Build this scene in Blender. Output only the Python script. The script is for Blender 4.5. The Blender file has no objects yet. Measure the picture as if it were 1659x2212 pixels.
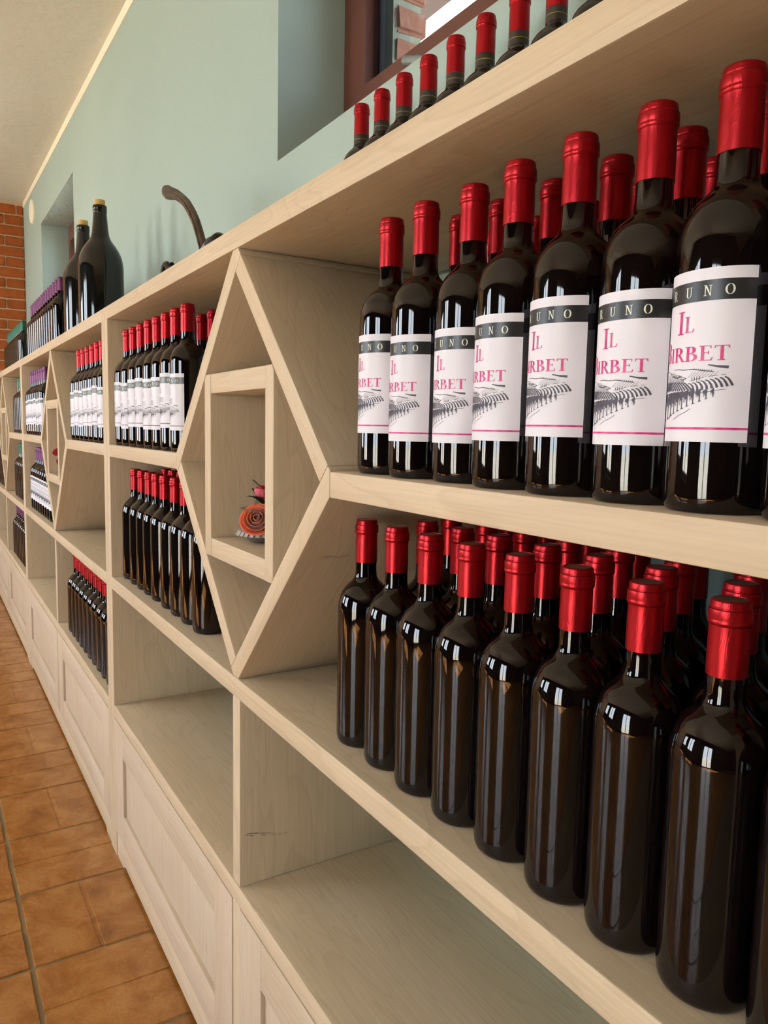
import bpy, bmesh, math, random
from mathutils import Vector, Matrix, noise
random.seed(7)
C = bpy.context.scene.collection
PI = math.pi

# ------------------------------------------------------------------ camera
cam = bpy.data.cameras.new('camera'); camo = bpy.data.objects.new('camera', cam); C.objects.link(camo)
cam.sensor_fit = 'HORIZONTAL'; cam.sensor_width = 36.0; cam.lens = 36.0*1630.5/1659.0
cam.clip_start = 0.01
F_ = Vector((-0.84763085, 0.51963489, -0.10724515)); R_ = Vector((0.52069193, 0.85350753, 0.0201198)); U_ = Vector((-0.1019895, 0.03878752, 0.99402901))
m = Matrix.Identity(4)
for i in range(3):
    m[i][0] = R_[i]; m[i][1] = U_[i]; m[i][2] = -F_[i]
m[0][3], m[1][3], m[2][3] = 1.1124, -0.44, 1.2488
camo.matrix_world = m
bpy.context.scene.camera = camo

# ------------------------------------------------------------------ room measures (metres)
XL, XR, YF, YB = -6.244, 5.5, -4.0, 0.383       # brick wall, right wall, front wall, shelf wall
def ceil_z(x): return 3.004 - 0.0194*x
# openings: (a0, a1, z0, z1)
BACK_WIN = [(-0.797, 0.576, 1.943, 2.726), (-5.189, -3.815, 1.943, 2.726)]
FRONT_OP = [(-5.9, -4.1, 0.95, 2.55), (-3.15, -1.6, 0.85, 2.6), (0.45, 1.95, 0.02, 2.35)]
RIGHT_OP = []

# ------------------------------------------------------------------ sky and light
w = bpy.data.worlds.new('sky'); bpy.context.scene.world = w; w.use_nodes = True
bg = w.node_tree.nodes['Background']; bg.inputs[0].default_value = (0.82, 0.91, 1.0, 1); bg.inputs[1].default_value = 9.0
w.cycles.sampling_method = 'AUTOMATIC'
sun = bpy.data.lights.new('sun', 'SUN'); sun.energy = 30.0; sun.angle = math.radians(0.6); sun.color = (1.0, 0.97, 0.92)
suno = bpy.data.objects.new('sun', sun); C.objects.link(suno)
suno.rotation_euler = Vector((-0.42, -0.52, 1.0)).to_track_quat('Z', 'Y').to_euler()      # falls in through the glass door onto the tiles
def portal(name, loc, rot, sx, sy):
    l = bpy.data.lights.new(name, 'AREA'); l.shape = 'RECTANGLE'; l.size = sx; l.size_y = sy; l.cycles.is_portal = True
    o = bpy.data.objects.new(name, l); C.objects.link(o); o.location = loc; o.rotation_euler = rot
for a0, a1, z0, z1 in FRONT_OP:
    portal('window_portal', ((a0+a1)/2, YF-0.27, (z0+z1)/2), (PI/2, 0, 0), a1-a0, z1-z0)          # light travels to +y
for a0, a1, z0, z1 in BACK_WIN:
    portal('window_portal', ((a0+a1)/2, YB+0.36, (z0+z1)/2), (-PI/2, 0, 0), a1-a0, z1-z0)
for a0, a1, z0, z1 in RIGHT_OP:
    portal('window_portal', (XR+0.27, (a0+a1)/2, (z0+z1)/2), (0, PI/2, 0), z1-z0, a1-a0)
vs = bpy.context.scene.view_settings
vs.view_transform = 'Standard'; vs.look = 'None'; vs.gamma = 1; vs.exposure = 0.88
vs.use_curve_mapping = False
bpy.context.scene.cycles.max_bounces = 10
bpy.context.scene.cycles.diffuse_bounces = 3
bpy.context.scene.cycles.glossy_bounces = 4
bpy.context.scene.cycles.transparent_max_bounces = 12
bpy.context.scene.cycles.caustics_reflective = False
bpy.context.scene.cycles.caustics_refractive = False
bpy.context.scene.cycles.sample_clamp_indirect = 20.0
bpy.context.scene.cycles.use_denoising = True

# ------------------------------------------------------------------ materials
def lin(r, g, b):
    f = lambda c: (c/255/12.92) if c/255 <= 0.04045 else ((c/255+0.055)/1.055)**2.4
    return (f(r), f(g), f(b), 1)
class NT:
    def __init__(s, name):
        s.m = bpy.data.materials.new(name); s.m.use_nodes = True; s.t = s.m.node_tree; s.b = s.t.nodes['Principled BSDF']
        s.out = s.t.nodes['Material Output']
    def n(s, typ, **kw):
        x = s.t.nodes.new(typ)
        for k, v in kw.items():
            if k.startswith('_'): setattr(x, k[1:], v)
            else: x.inputs[k.replace('__', ' ')].default_value = v
        return x
    def l(s, a, b): s.t.links.new(a, b)
    def ramp(s, fac, stops):
        r = s.t.nodes.new('ShaderNodeValToRGB'); e = r.color_ramp.elements
        while len(e) < len(stops): e.new(0.5)
        for q, (p, c) in zip(e, stops): q.position = p; q.color = c
        s.l(fac, r.inputs[0]); return r.outputs[0]
    def mix(s, fac, a, b, mode='MIX'):
        x = s.t.nodes.new('ShaderNodeMix'); x.data_type = 'RGBA'; x.blend_type = mode
        if isinstance(fac, float): x.inputs[0].default_value = fac
        else: s.l(fac, x.inputs[0])
        for i, v in ((6, a), (7, b)):
            if isinstance(v, tuple): x.inputs[i].default_value = v
            else: s.l(v, x.inputs[i])
        return x.outputs[2]
    def bump(s, h, strength=0.2, dist=0.002, normal=None):
        b = s.t.nodes.new('ShaderNodeBump'); b.inputs['Strength'].default_value = strength; b.inputs['Distance'].default_value = dist
        s.l(h, b.inputs['Height'])
        if normal is not None: s.l(normal, b.inputs['Normal'])
        s.l(b.outputs[0], s.b.inputs['Normal']); return b.outputs[0]
    def set(s, **kw):
        for k, v in kw.items(): s.b.inputs[k.replace('__', ' ')].default_value = v
        return s
def plain(name, col, rough=0.5, metal=0.0, **kw):
    t = NT(name); t.set(Base__Color=col, Roughness=rough, Metallic=metal, **kw); return t.m

def wood_mat(name, light, dark, streak, rough=0.55):
    t = NT(name)
    a = t.n('ShaderNodeAttribute', _attribute_name='grain')
    oi = t.n('ShaderNodeObjectInfo')
    off = t.n('ShaderNodeVectorMath', _operation='SCALE'); off.inputs[0].default_value = (3.1, 7.7, 5.3); t.l(oi.outputs['Random'], off.inputs['Scale'])
    ad = t.n('ShaderNodeVectorMath', _operation='ADD'); t.l(a.outputs['Vector'], ad.inputs[0]); t.l(off.outputs[0], ad.inputs[1])
    mp = t.n('ShaderNodeMapping'); mp.inputs['Scale'].default_value = (1.3, 9.0, 9.0); t.l(ad.outputs[0], mp.inputs[0])
    n1 = t.n('ShaderNodeTexNoise', Scale=1.0, Detail=2.0, Roughness=0.5, Distortion=0.6); t.l(mp.outputs[0], n1.inputs['Vector'])
    mul = t.n('ShaderNodeMath', _operation='MULTIPLY'); mul.inputs[1].default_value = 15.0; t.l(n1.outputs['Fac'], mul.inputs[0])
    fr = t.n('ShaderNodeMath', _operation='FRACT'); t.l(mul.outputs[0], fr.inputs[0])          # growth rings
    ring = t.ramp(fr.outputs[0], [(0.0, (0, 0, 0, 1)), (0.72, (0.25, 0.25, 0.25, 1)), (0.93, (1, 1, 1, 1)), (1.0, (0, 0, 0, 1))])
    mp2 = t.n('ShaderNodeMapping'); mp2.inputs['Scale'].default_value = (6.0, 260.0, 260.0); t.l(ad.outputs[0], mp2.inputs[0])
    n2 = t.n('ShaderNodeTexNoise', Scale=1.0, Detail=3.0, Roughness=0.6); t.l(mp2.outputs[0], n2.inputs['Vector'])
    mp3 = t.n('ShaderNodeMapping'); mp3.inputs['Scale'].default_value = (1.2, 6.0, 6.0); t.l(ad.outputs[0], mp3.inputs[0])
    n3 = t.n('ShaderNodeTexNoise', Scale=1.3, Detail=2.0); t.l(mp3.outputs[0], n3.inputs['Vector'])
    c = t.mix(t.ramp(n3.outputs['Fac'], [(0.3, (0, 0, 0, 1)), (0.7, (1, 1, 1, 1))]), light, dark)
    rs = t.n('ShaderNodeMath', _operation='MULTIPLY'); rs.inputs[1].default_value = 0.24; t.l(ring, rs.inputs[0])
    c = t.mix(rs.outputs[0], c, streak)
    fs = t.ramp(n2.outputs['Fac'], [(0.35, (0.93, 0.93, 0.93, 1)), (0.65, (1.03, 1.03, 1.03, 1))])
    c = t.mix(1.0, c, fs, 'MULTIPLY')
    # sparse small knots
    vo = t.n('ShaderNodeTexVoronoi', Scale=2.6); 
    mp4 = t.n('ShaderNodeMapping'); mp4.inputs['Scale'].default_value = (0.55, 1.0, 1.0); t.l(ad.outputs[0], mp4.inputs[0]); t.l(mp4.outputs[0], vo.inputs['Vector'])
    kn = t.ramp(vo.outputs['Distance'], [(0.0, (1, 1, 1, 1)), (0.012, (0.75, 0.75, 0.75, 1)), (0.03, (0, 0, 0, 1))])
    c = t.mix(kn, c, lin(110, 92, 74))
    tint = t.ramp(oi.outputs['Random'], [(0.0, (0.97, 0.955, 0.93, 1)), (0.5, (1.0, 0.985, 0.965, 1)), (1.0, (1.03, 1.0, 1.0, 1))])
    c = t.mix(1.0, c, tint, 'MULTIPLY')
    t.l(c, t.b.inputs['Base Color']); t.set(Roughness=rough)
    t.b.inputs['Specular IOR Level'].default_value = 0.35
    t.bump(n2.outputs['Fac'], 0.12, 0.001)
    return t.m
WOOD = wood_mat('whitewashed_pine', lin(212, 193, 164), lin(204, 183, 151), lin(170, 144, 112))
WOODD = wood_mat('whitewashed_pine_door', lin(208, 191, 168), lin(201, 181, 154), lin(178, 152, 122))
def glass_mat(name, col, rough=0.03):
    t = NT(name)
    n = t.n('ShaderNodeTexNoise', Scale=9.0, Detail=1.0); tc = t.n('ShaderNodeTexCoord'); t.l(tc.outputs['Object'], n.inputs['Vector'])
    t.set(Base__Color=col, Roughness=rough, IOR=1.52); t.b.inputs['Specular IOR Level'].default_value = 0.5
    t.b.inputs['Coat Weight'].default_value = 0.0
    t.bump(n.outputs['Fac'], 0.05, 0.002)
    return t.m
GLASS = glass_mat('dark_bottle_glass', (0.0035, 0.0018, 0.0018, 1))
GLASSG = glass_mat('green_black_bottle_glass', (0.006, 0.008, 0.005, 1), 0.05)
def cap_mat(name, col, metal=0.75, rough=0.38):
    t = NT(name); tc = t.n('ShaderNodeTexCoord'); oi = t.n('ShaderNodeObjectInfo')
    ad = t.n('ShaderNodeVectorMath', _operation='ADD'); t.l(tc.outputs['Object'], ad.inputs[0]); t.l(oi.outputs['Random'], ad.inputs[1])
    mp = t.n('ShaderNodeMapping'); mp.inputs['Scale'].default_value = (90, 90, 26); mp.inputs['Rotation'].default_value = (0.5, 0.3, 0); t.l(ad.outputs[0], mp.inputs[0])
    n = t.n('ShaderNodeTexNoise', Scale=1.0, Detail=2.0, Distortion=1.2); t.l(mp.outputs[0], n.inputs['Vector'])
    r = t.ramp(n.outputs['Fac'], [(0.44, (0.5, 0.5, 0.5, 1)), (0.5, (0.85, 0.85, 0.85, 1)), (0.53, (0.5, 0.5, 0.5, 1)), (1.0, (0.5, 0.5, 0.5, 1))])
    t.set(Base__Color=col, Roughness=rough, Metallic=metal)
    t.bump(r, 0.14, 0.0012)
    return t.m
RED = cap_mat('red_capsule_foil', lin(168, 18, 28), 0.7, 0.33)
PURPLE = cap_mat('purple_capsule_foil', lin(100, 42, 84), 0.4)
GREEN = cap_mat('green_capsule_foil', lin(24, 88, 60), 0.35)
REDTOP = plain('brownish_capsule_disc', lin(168, 146, 138), 0.3, 0.9)
PAPER = plain('label_paper', lin(226, 222, 228), 0.5)
BAND = plain('label_black_band', lin(38, 38, 38), 0.35)
BANDG = plain('label_grey_band', lin(88, 92, 92), 0.35)
MAGENTA = None
t = NT('magenta_print'); nz = t.n('ShaderNodeTexNoise', Scale=95.0, Detail=1.0); tc = t.n('ShaderNodeTexCoord'); t.l(tc.outputs['Object'], nz.inputs['Vector'])
t.l(t.ramp(nz.outputs['Fac'], [(0.35, lin(200, 0, 112)), (0.65, lin(222, 84, 140))]), t.b.inputs['Base Color']); t.set(Roughness=0.5); MAGENTA = t.m
CREAM = plain('cream_print', lin(228, 230, 205), 0.5)
GREYINK = plain('grey_ink', lin(78, 76, 88), 0.6)
VIOLETINK = plain('violet_grey_ink', lin(112, 96, 116), 0.6)
GOLD = plain('gold_line', lin(150, 140, 30), 0.4)
NECKBAND = plain('brown_black_neck_label', lin(52, 46, 40), 0.35)
CORK = plain('cork', lin(206, 168, 96), 0.85)
def plaster(name, c1, c2, bumps, scale=1.0):
    t = NT(name); g = t.n('ShaderNodeNewGeometry')
    n = t.n('ShaderNodeTexNoise', Scale=1.1*scale, Detail=3.0); t.l(g.outputs['Position'], n.inputs['Vector'])
    t.l(t.ramp(n.outputs['Fac'], [(0.3, c1), (0.7, c2)]), t.b.inputs['Base Color']); t.set(Roughness=0.9)
    t.b.inputs['Specular IOR Level'].default_value = 0.2
    n2 = t.n('ShaderNodeTexNoise', Scale=26.0, Detail=5.0, Roughness=0.55, Distortion=0.4); t.l(g.outputs['Position'], n2.inputs['Vector'])
    n3 = t.n('ShaderNodeTexNoise', Scale=4.0, Detail=2.0, Distortion=1.5); t.l(g.outputs['Position'], n3.inputs['Vector'])
    mm = t.n('ShaderNodeMath', _operation='MULTIPLY_ADD'); mm.inputs[1].default_value = 0.45; t.l(n2.outputs['Fac'], mm.inputs[0]); t.l(n3.outputs['Fac'], mm.inputs[2])
    t.bump(mm.outputs[0], bumps, 0.02)
    return t.m
TEAL = plaster('pale_teal_wall_paint', lin(164, 182, 175), lin(170, 188, 181), 0.10)
TEALR = plaster('rough_teal_reveal_plaster', lin(168, 184, 176), lin(178, 192, 184), 1.0)
CEIL = plaster('beige_ceiling_plaster', lin(224, 220, 208), lin(230, 226, 214), 0.32)
CREAMP = plain('cream_trim_paint', lin(242, 236, 214), 0.7)
t = NT('terracotta'); oi = t.n('ShaderNodeObjectInfo'); g = t.n('ShaderNodeNewGeometry')
n = t.n('ShaderNodeTexNoise', Scale=11.0, Detail=6.0, Roughness=0.65, Distortion=0.5); mp = t.n('ShaderNodeMapping'); mp.inputs['Scale'].default_value = (1.0, 1.0, 1.0)
ad = t.n('ShaderNodeVectorMath', _operation='ADD'); sc = t.n('ShaderNodeVectorMath', _operation='SCALE'); sc.inputs[0].default_value = (9, 5, 3); t.l(oi.outputs['Random'], sc.inputs['Scale'])
t.l(g.outputs['Position'], ad.inputs[0]); t.l(sc.outputs[0], ad.inputs[1]); t.l(ad.outputs[0], n.inputs['Vector'])
c = t.ramp(n.outputs['Fac'], [(0.25, lin(130, 76, 22)), (0.43, lin(164, 104, 42)), (0.58, lin(182, 124, 62)), (0.8, lin(196, 144, 88))])
nf = t.n('ShaderNodeTexNoise', Scale=160.0, Detail=3.0); t.l(ad.outputs[0], nf.inputs['Vector'])
c = t.mix(1.0, c, t.ramp(nf.outputs['Fac'], [(0.3, (0.86, 0.84, 0.8, 1)), (0.7, (1.05, 1.05, 1.05, 1))]), 'MULTIPLY')
t.l(c, t.b.inputs['Base Color']); t.set(Roughness=0.24); t.b.inputs['Specular IOR Level'].default_value = 0.6
t.bump(n.outputs['Fac'], 0.10, 0.003); TERRA = t.m
GROUT = plaster('brown_grout', lin(134, 116, 86), lin(152, 132, 100), 0.1, 8)
t = NT('terracotta_floor_far')          # far part of the floor: same tiles as a pattern
g = t.n('ShaderNodeNewGeometry'); br = t.n('ShaderNodeTexBrick', Scale=1.0, Mortar__Size=0.006, Brick__Width=0.309, Row__Height=0.309, Color1=lin(172, 113, 52), Color2=lin(184, 127, 68), Mortar=lin(130, 106, 76)); br.offset = 0.0
t.l(g.outputs['Position'], br.inputs['Vector']); t.l(br.outputs[0], t.b.inputs['Base Color']); t.set(Roughness=0.24); FLOORFAR = t.m
t = NT('orange_brick'); oi = t.n('ShaderNodeObjectInfo'); g = t.n('ShaderNodeNewGeometry'); n = t.n('ShaderNodeTexNoise', Scale=18.0, Detail=4.0); t.l(g.outputs['Position'], n.inputs['Vector'])
c = t.ramp(n.outputs['Fac'], [(0.3, lin(164, 82, 22)), (0.7, lin(180, 96, 32))])
c = t.mix(1.0, c, t.ramp(oi.outputs['Random'], [(0, (0.88, 0.88, 0.85, 1)), (1, (1.08, 1.06, 1.05, 1))]), 'MULTIPLY'); t.l(c, t.b.inputs['Base Color']); t.set(Roughness=0.8); t.bump(n.outputs['Fac'], 0.3, 0.005); BRICK = t.m
t = NT('old_red_brick'); oi = t.n('ShaderNodeObjectInfo'); g = t.n('ShaderNodeNewGeometry'); n = t.n('ShaderNodeTexNoise', Scale=30.0, Detail=5.0); t.l(g.outputs['Position'], n.inputs['Vector'])
t.l(t.ramp(n.outputs['Fac'], [(0.3, lin(150, 92, 72)), (0.6, lin(168, 116, 94)), (0.8, lin(176, 160, 140))]), t.b.inputs['Base Color']); t.set(Roughness=0.95); t.bump(n.outputs['Fac'], 0.6, 0.01); OLDBRICK = t.m
MORTAR = plaster('pink_cream_mortar', lin(208, 176, 148), lin(216, 186, 158), 0.2, 4)
OLDMORTAR = plaster('grey_green_mortar', lin(140, 146, 128), lin(164, 166, 148), 0.6, 6)
FRAME = plain('brown_window_frame', lin(98, 56, 44), 0.4)
FRAMED = plain('dark_frame_seal', lin(30, 24, 24), 0.5)
ALU = plain('blue_grey_aluminium', lin(176, 190, 222), 0.45, 0.0)
WHITEF = plain('white_window_strip', lin(222, 236, 244), 0.4)
HANDLE = plain('grey_handle', lin(150, 160, 160), 0.35, 0.5)
RUST = None
t = NT('aged_brown_iron'); g = t.n('ShaderNodeNewGeometry'); n = t.n('ShaderNodeTexNoise', Scale=40.0, Detail=5.0); t.l(g.outputs['Position'], n.inputs['Vector'])
t.l(t.ramp(n.outputs['Fac'], [(0.3, lin(62, 46, 36)), (0.6, lin(98, 82, 66)), (0.8, lin(120, 104, 86))]), t.b.inputs['Base Color']); t.set(Roughness=0.45, Metallic=0.4); t.bump(n.outputs['Fac'], 0.3, 0.003); RUST = t.m
BLACKM = plain('black_iron', lin(24, 22, 24), 0.35, 0.5)
ZINC = plain('dull_grey_zinc', lin(130, 126, 130), 0.5, 0.3)
t = NT('window_pane'); mx = t.n('ShaderNodeMixShader'); tr = t.n('ShaderNodeBsdfTransparent'); gl = t.n('ShaderNodeBsdfGlossy', Roughness=0.0); lw = t.n('ShaderNodeLayerWeight', Blend=0.5); pw = t.n('ShaderNodeMath', _operation='POWER'); pw.inputs[1].default_value = 5.0; t.l(lw.outputs['Facing'], pw.inputs[0]); fr = t.n('ShaderNodeMath', _operation='MULTIPLY_ADD'); fr.inputs[1].default_value = 0.9; fr.inputs[2].default_value = 0.05; t.l(pw.outputs[0], fr.inputs[0])
t.l(fr.outputs[0], mx.inputs[0]); t.l(tr.outputs[0], mx.inputs[1]); t.l(gl.outputs[0], mx.inputs[2]); t.l(mx.outputs[0], t.out.inputs[0]); PANE = t.m
PANED = PANE.copy(); PANED.name = 'tinted_double_pane'
for q_ in PANED.node_tree.nodes:
    if q_.type == 'BSDF_TRANSPARENT': q_.inputs[0].default_value = (0.52, 0.55, 0.58, 1)
PETAL = plain('coral_rose_petal', lin(236, 106, 66), 0.6); PETAL.node_tree.nodes['Principled BSDF'].inputs['Subsurface Weight'].default_value = 0.1
PETALR = plain('deep_red_petal', lin(168, 14, 30), 0.55)
PETALP = plain('pink_petal', lin(214, 96, 110), 0.6)
LEAF = plain('dark_olive_leaf', lin(62, 60, 22), 0.6)
LACE = plain('white_lace', lin(236, 232, 230), 0.8)
VASE = NT('clear_tinted_vase'); VASE.set(Base__Color=(0.62, 0.5, 0.47, 1), Roughness=0.08, IOR=1.2); VASE.b.inputs['Transmission Weight'].default_value = 0.75; VASE = VASE.m
PAVE = plain('pale_gravel', lin(196, 188, 172), 0.9)

# ------------------------------------------------------------------ helpers
def link(name, me, parent=None, mat=None, loc=None):
    o = bpy.data.objects.new(name, me); C.objects.link(o)
    if mat is not None:
        me.materials.clear()
        for q in (mat if isinstance(mat, (list, tuple)) else [mat]): me.materials.append(q)
    if parent is not None: o.parent = parent
    if loc is not None: o.location = loc
    return o
def empty(name, loc=(0, 0, 0), rz=0):
    o = bpy.data.objects.new(name, None); C.objects.link(o); o.location = loc; o.rotation_euler = (0, 0, rz); o.empty_display_size = 0.05; return o
def tag(o, label=None, cat=None, group=None, kind=None):
    if label: o['label'] = label
    if cat: o['category'] = cat
    if group: o['group'] = group
    if kind: o['kind'] = kind
    return o
def finish(bm, name, smooth=False, angle=None):
    bmesh.ops.recalc_face_normals(bm, faces=bm.faces)
    me = bpy.data.meshes.new(name); bm.to_mesh(me); bm.free()
    if smooth:
        for p in me.polygons: p.use_smooth = True
        if angle: me.set_sharp_from_angle(angle=angle)
    return me
def set_grain(me, d):
    d = Vector(d).normalized(); k = Vector((0, 0, 1)) if abs(d.z) < 0.9 else Vector((1, 0, 0))
    a = d.cross(k).normalized(); b = d.cross(a)
    at = me.attributes.new('grain', 'FLOAT_VECTOR', 'POINT')
    ofs = Vector((random.random()*20, random.random()*20, random.random()*20))
    vals = []
    for v in me.vertices:
        p = v.co; vals += [p.dot(d)+ofs.x, p.dot(a)+ofs.y, p.dot(b)+ofs.z]
    at.data.foreach_set('vector', vals)
def prism_xz(poly, y0, y1, bevel=0.0025):
    """extrude an x-z polygon from y0 to y1, all its edges slightly rounded"""
    bm = bmesh.new()
    vs_ = [bm.verts.new((x, y0, z)) for x, z in poly]; f = bm.faces.new(vs_)
    r = bmesh.ops.extrude_face_region(bm, geom=[f])
    for v in r['geom']:
        if isinstance(v, bmesh.types.BMVert): v.co.y = y1
    if bevel:
        bmesh.ops.bevel(bm, geom=bm.edges[:], offset=bevel, segments=2, affect='EDGES', profile=0.5, clamp_overlap=True)
    return bm
def plank(name, poly, y0, y1, grain, parent, mat=None, bevel=0.0025):
    me = finish(prism_xz(poly, y0, y1, bevel), name, True, math.radians(35)); set_grain(me, grain)
    return link(name, me, parent, mat or WOOD)
def rect(x0, x1, z0, z1): return [(x0, z0), (x1, z0), (x1, z1), (x0, z1)]
def boxes_mesh(name, lst):
    bm = bmesh.new()
    for (x0, x1, y0, y1, z0, z1) in lst:
        r = bmesh.ops.create_cube(bm, size=1)
        for v in r['verts']: v.co = Vector(((x0+x1)/2+v.co.x*(x1-x0), (y0+y1)/2+v.co.y*(y1-y0), (z0+z1)/2+v.co.z*(z1-z0)))
    return finish(bm, name)
def lathe(name, prof, seg=40, angle=math.radians(50)):
    bm = bmesh.new(); rings = []
    for r, z in prof:
        if r < 1e-6: rings.append([bm.verts.new((0, 0, z))])
        else: rings.append([bm.verts.new((r*math.cos(2*PI*i/seg), r*math.sin(2*PI*i/seg), z)) for i in range(seg)])
    for a, b in zip(rings, rings[1:]):
        for i in range(seg):
            j = (i+1) % seg
            if len(a) == 1 and len(b) == 1: continue
            if len(a) == 1: bm.faces.new((a[0], b[j], b[i]))
            elif len(b) == 1: bm.faces.new((a[i], a[j], b[0]))
            else: bm.faces.new((a[i], a[j], b[j], b[i]))
    return finish(bm, name, True, angle)
def tube(name, pts, rad, seg=12, cap=True):
    """pts list of Vectors, rad list of (rx, ry) or floats"""
    bm = bmesh.new(); rings = []
    for i, p in enumerate(pts):
        p = Vector(p); d = (Vector(pts[min(i+1, len(pts)-1)]) - Vector(pts[max(i-1, 0)])).normalized()
        s = d.cross(Vector((0, 1, 0)));
        if s.length < 1e-3: s = d.cross(Vector((1, 0, 0)))
        s.normalize(); q = d.cross(s)
        r = rad[i] if isinstance(rad[i], tuple) else (rad[i], rad[i])
        rings.append([bm.verts.new(p + s*r[0]*math.cos(2*PI*k/seg) + q*r[1]*math.sin(2*PI*k/seg)) for k in range(seg)])
    for a, b in zip(rings, rings[1:]):
        for k in range(seg): bm.faces.new((a[k], a[(k+1) % seg], b[(k+1) % seg], b[k]))
    if cap:
        bm.faces.new(rings[0]); bm.faces.new(rings[-1])
    return finish(bm, name, True, math.radians(60))

# ------------------------------------------------------------------ room shell
def wall_x(name, y0, y1, x0, x1, ztop, ops, mat):
    """wall running along x, with openings"""
    L = []; xs = x0
    for a0, a1, z0, z1 in sorted(ops):
        L.append((xs, a0, y0, y1, 0, ztop)); L.append((a0, a1, y0, y1, 0, z0)); L.append((a0, a1, y0, y1, z1, ztop)); xs = a1
    L.append((xs, x1, y0, y1, 0, ztop))
    o = link(name, boxes_mesh(name, L), None, mat); tag(o, kind='structure'); return o
wall_back = wall_x('wall_back', YB, 0.605, XL, XR, 3.2, BACK_WIN, TEAL)
wall_back.data.materials.append(TEALR)
for p in wall_back.data.polygons:                      # the reveals of the windows are rougher plaster
    c = p.center
    if abs(p.normal.y) < 0.1 and p.center.y > YB+0.05 and 1.9 < c.z < 2.8 and abs(c.x-XL) > 0.2 and abs(c.x-XR) > 0.2: p.material_index = 1
WOODPANEL = plaster('dark_teal_room_wall', lin(62, 78, 80), lin(70, 86, 88), 0.1)
wall_front = wall_x('wall_front', YF-0.25, YF, XL, XR, 3.2, FRONT_OP, WOODPANEL)
L = []; ys = YF-0.25
for a0, a1, z0, z1 in RIGHT_OP: L += [(XR, XR+0.25, ys, a0, 0, 3.2), (XR, XR+0.25, a0, a1, 0, z0), (XR, XR+0.25, a0, a1, z1, 3.2)]; ys = a1
L.append((XR, XR+0.25, ys, 0.605, 0, 3.2))
tag(link('wall_right', boxes_mesh('wall_right', L), None, WOODPANEL), kind='structure')
wall_left = link('wall_left', boxes_mesh('wall_left', [(XL-0.25, XL, YF-0.25, 0.605, 0, 3.2)]), None, MORTAR); tag(wall_left, kind='structure')
bm = bmesh.new()
x0, x1, y0, y1 = XL-0.25, XR+0.25, YF-0.25, 0.605
vv = [bm.verts.new(p) for p in ((x0, y0, ceil_z(x0)), (x1, y0, ceil_z(x1)), (x1, y1, ceil_z(x1)), (x0, y1, ceil_z(x0)), (x0, y0, 3.35), (x1, y0, 3.35), (x1, y1, 3.35), (x0, y1, 3.35))]
for f in ((0, 1, 2, 3), (4, 5, 6, 7), (0, 1, 5, 4), (1, 2, 6, 5), (2, 3, 7, 6), (3, 0, 4, 7)): bm.faces.new([vv[i] for i in f])
tag(link('ceiling', finish(bm, 'ceiling'), None, CEIL), kind='structure')
bm = bmesh.new()                                        # cream strip where wall meets ceiling
vv = [bm.verts.new(p) for p in ((XL, YB, ceil_z(XL)-0.05), (XR, YB, ceil_z(XR)-0.05), (XR, YB, ceil_z(XR)), (XL, YB, ceil_z(XL)), (XL, YB-0.004, ceil_z(XL)-0.05), (XR, YB-0.004, ceil_z(XR)-0.05), (XR, YB-0.004, ceil_z(XR)), (XL, YB-0.004, ceil_z(XL)))]
for f in ((0, 1, 2, 3), (4, 5, 6, 7), (0, 1, 5, 4), (2, 3, 7, 6), (0, 3, 7, 4), (1, 2, 6, 5)): bm.faces.new([vv[i] for i in f])
tag(link('trim_1', finish(bm, 'trim_1'), None, CREAMP), kind='structure')
floor = link('floor', boxes_mesh('floor', [(XL-0.25, XR+0.25, YF-0.25, 0.605, -0.12, -0.0035)]), None, GROUT); tag(floor, kind='structure')
link('far_tiling', boxes_mesh('far_tiling', [(XL, XR, YF, -1.505, -0.0035, 0.0)]), floor, FLOORFAR)
tag(link('ground', boxes_mesh('ground', [(-40, 40, -40, 40, -0.5, -0.2)]), None, PAVE), kind='structure')

# floor tiles, pressed with a false joint across the middle of each
def tile_mesh(vertical, seed):
    rnd = random.Random(seed); T = 0.309; g = 0.0045; gy = 0.0075; nseg = 10; bm = bmesh.new()
    def slab(x0, x1, y0, y1):
        top = []; low = []; def_e = []
        P = [(x0+(x1-x0)*i/nseg, y0) for i in range(nseg)] + [(x1, y0+(y1-y0)*i/nseg) for i in range(nseg)] + [(x1-(x1-x0)*i/nseg, y1) for i in range(nseg)] + [(x0, y1-(y1-y0)*i/nseg) for i in range(nseg)]
        cx, cy = (x0+x1)/2, (y0+y1)/2
        for (x, y) in P:
            jx, jy = rnd.uniform(-0.0011, 0.0011), rnd.uniform(-0.0011, 0.0011)
            ins = 0.0026+rnd.uniform(0, 0.0016)
            low.append(bm.verts.new((x+jx, y+jy, -0.006)))
            top.append(bm.verts.new((x+jx-math.copysign(ins, x-cx)*(abs(x-cx) > (x1-x0)*0.49), y+jy-math.copysign(ins, y-cy)*(abs(y-cy) > (y1-y0)*0.49), 0.0)))
        n = len(P)
        for i in range(n): bm.faces.new((low[i], low[(i+1) % n], top[(i+1) % n], top[i]))
        bm.faces.new(top)
    a = T-g/2; b = T-gy/2; h = 0.0034; mid = T/2
    if vertical: slab(g/2, mid-h, gy/2, b); slab(mid+h, a, gy/2, b)
    else: slab(g/2, a, gy/2, mid-h); slab(g/2, a, mid+h, b)
    r = bmesh.ops.create_cube(bm, size=1)               # floor of the false joint
    for v in r['verts']: v.co = Vector((T/2+v.co.x*(T-0.014), T/2+v.co.y*(T-0.016), -0.0036+v.co.z*0.0036))
    return finish(bm, 'tile')
tiles = {(v, k): tile_mesh(v, 10*k+v) for v in (0, 1) for k in range(3)}
for tm in tiles.values(): tm.materials.append(TERRA)
ix0 = -18
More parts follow.
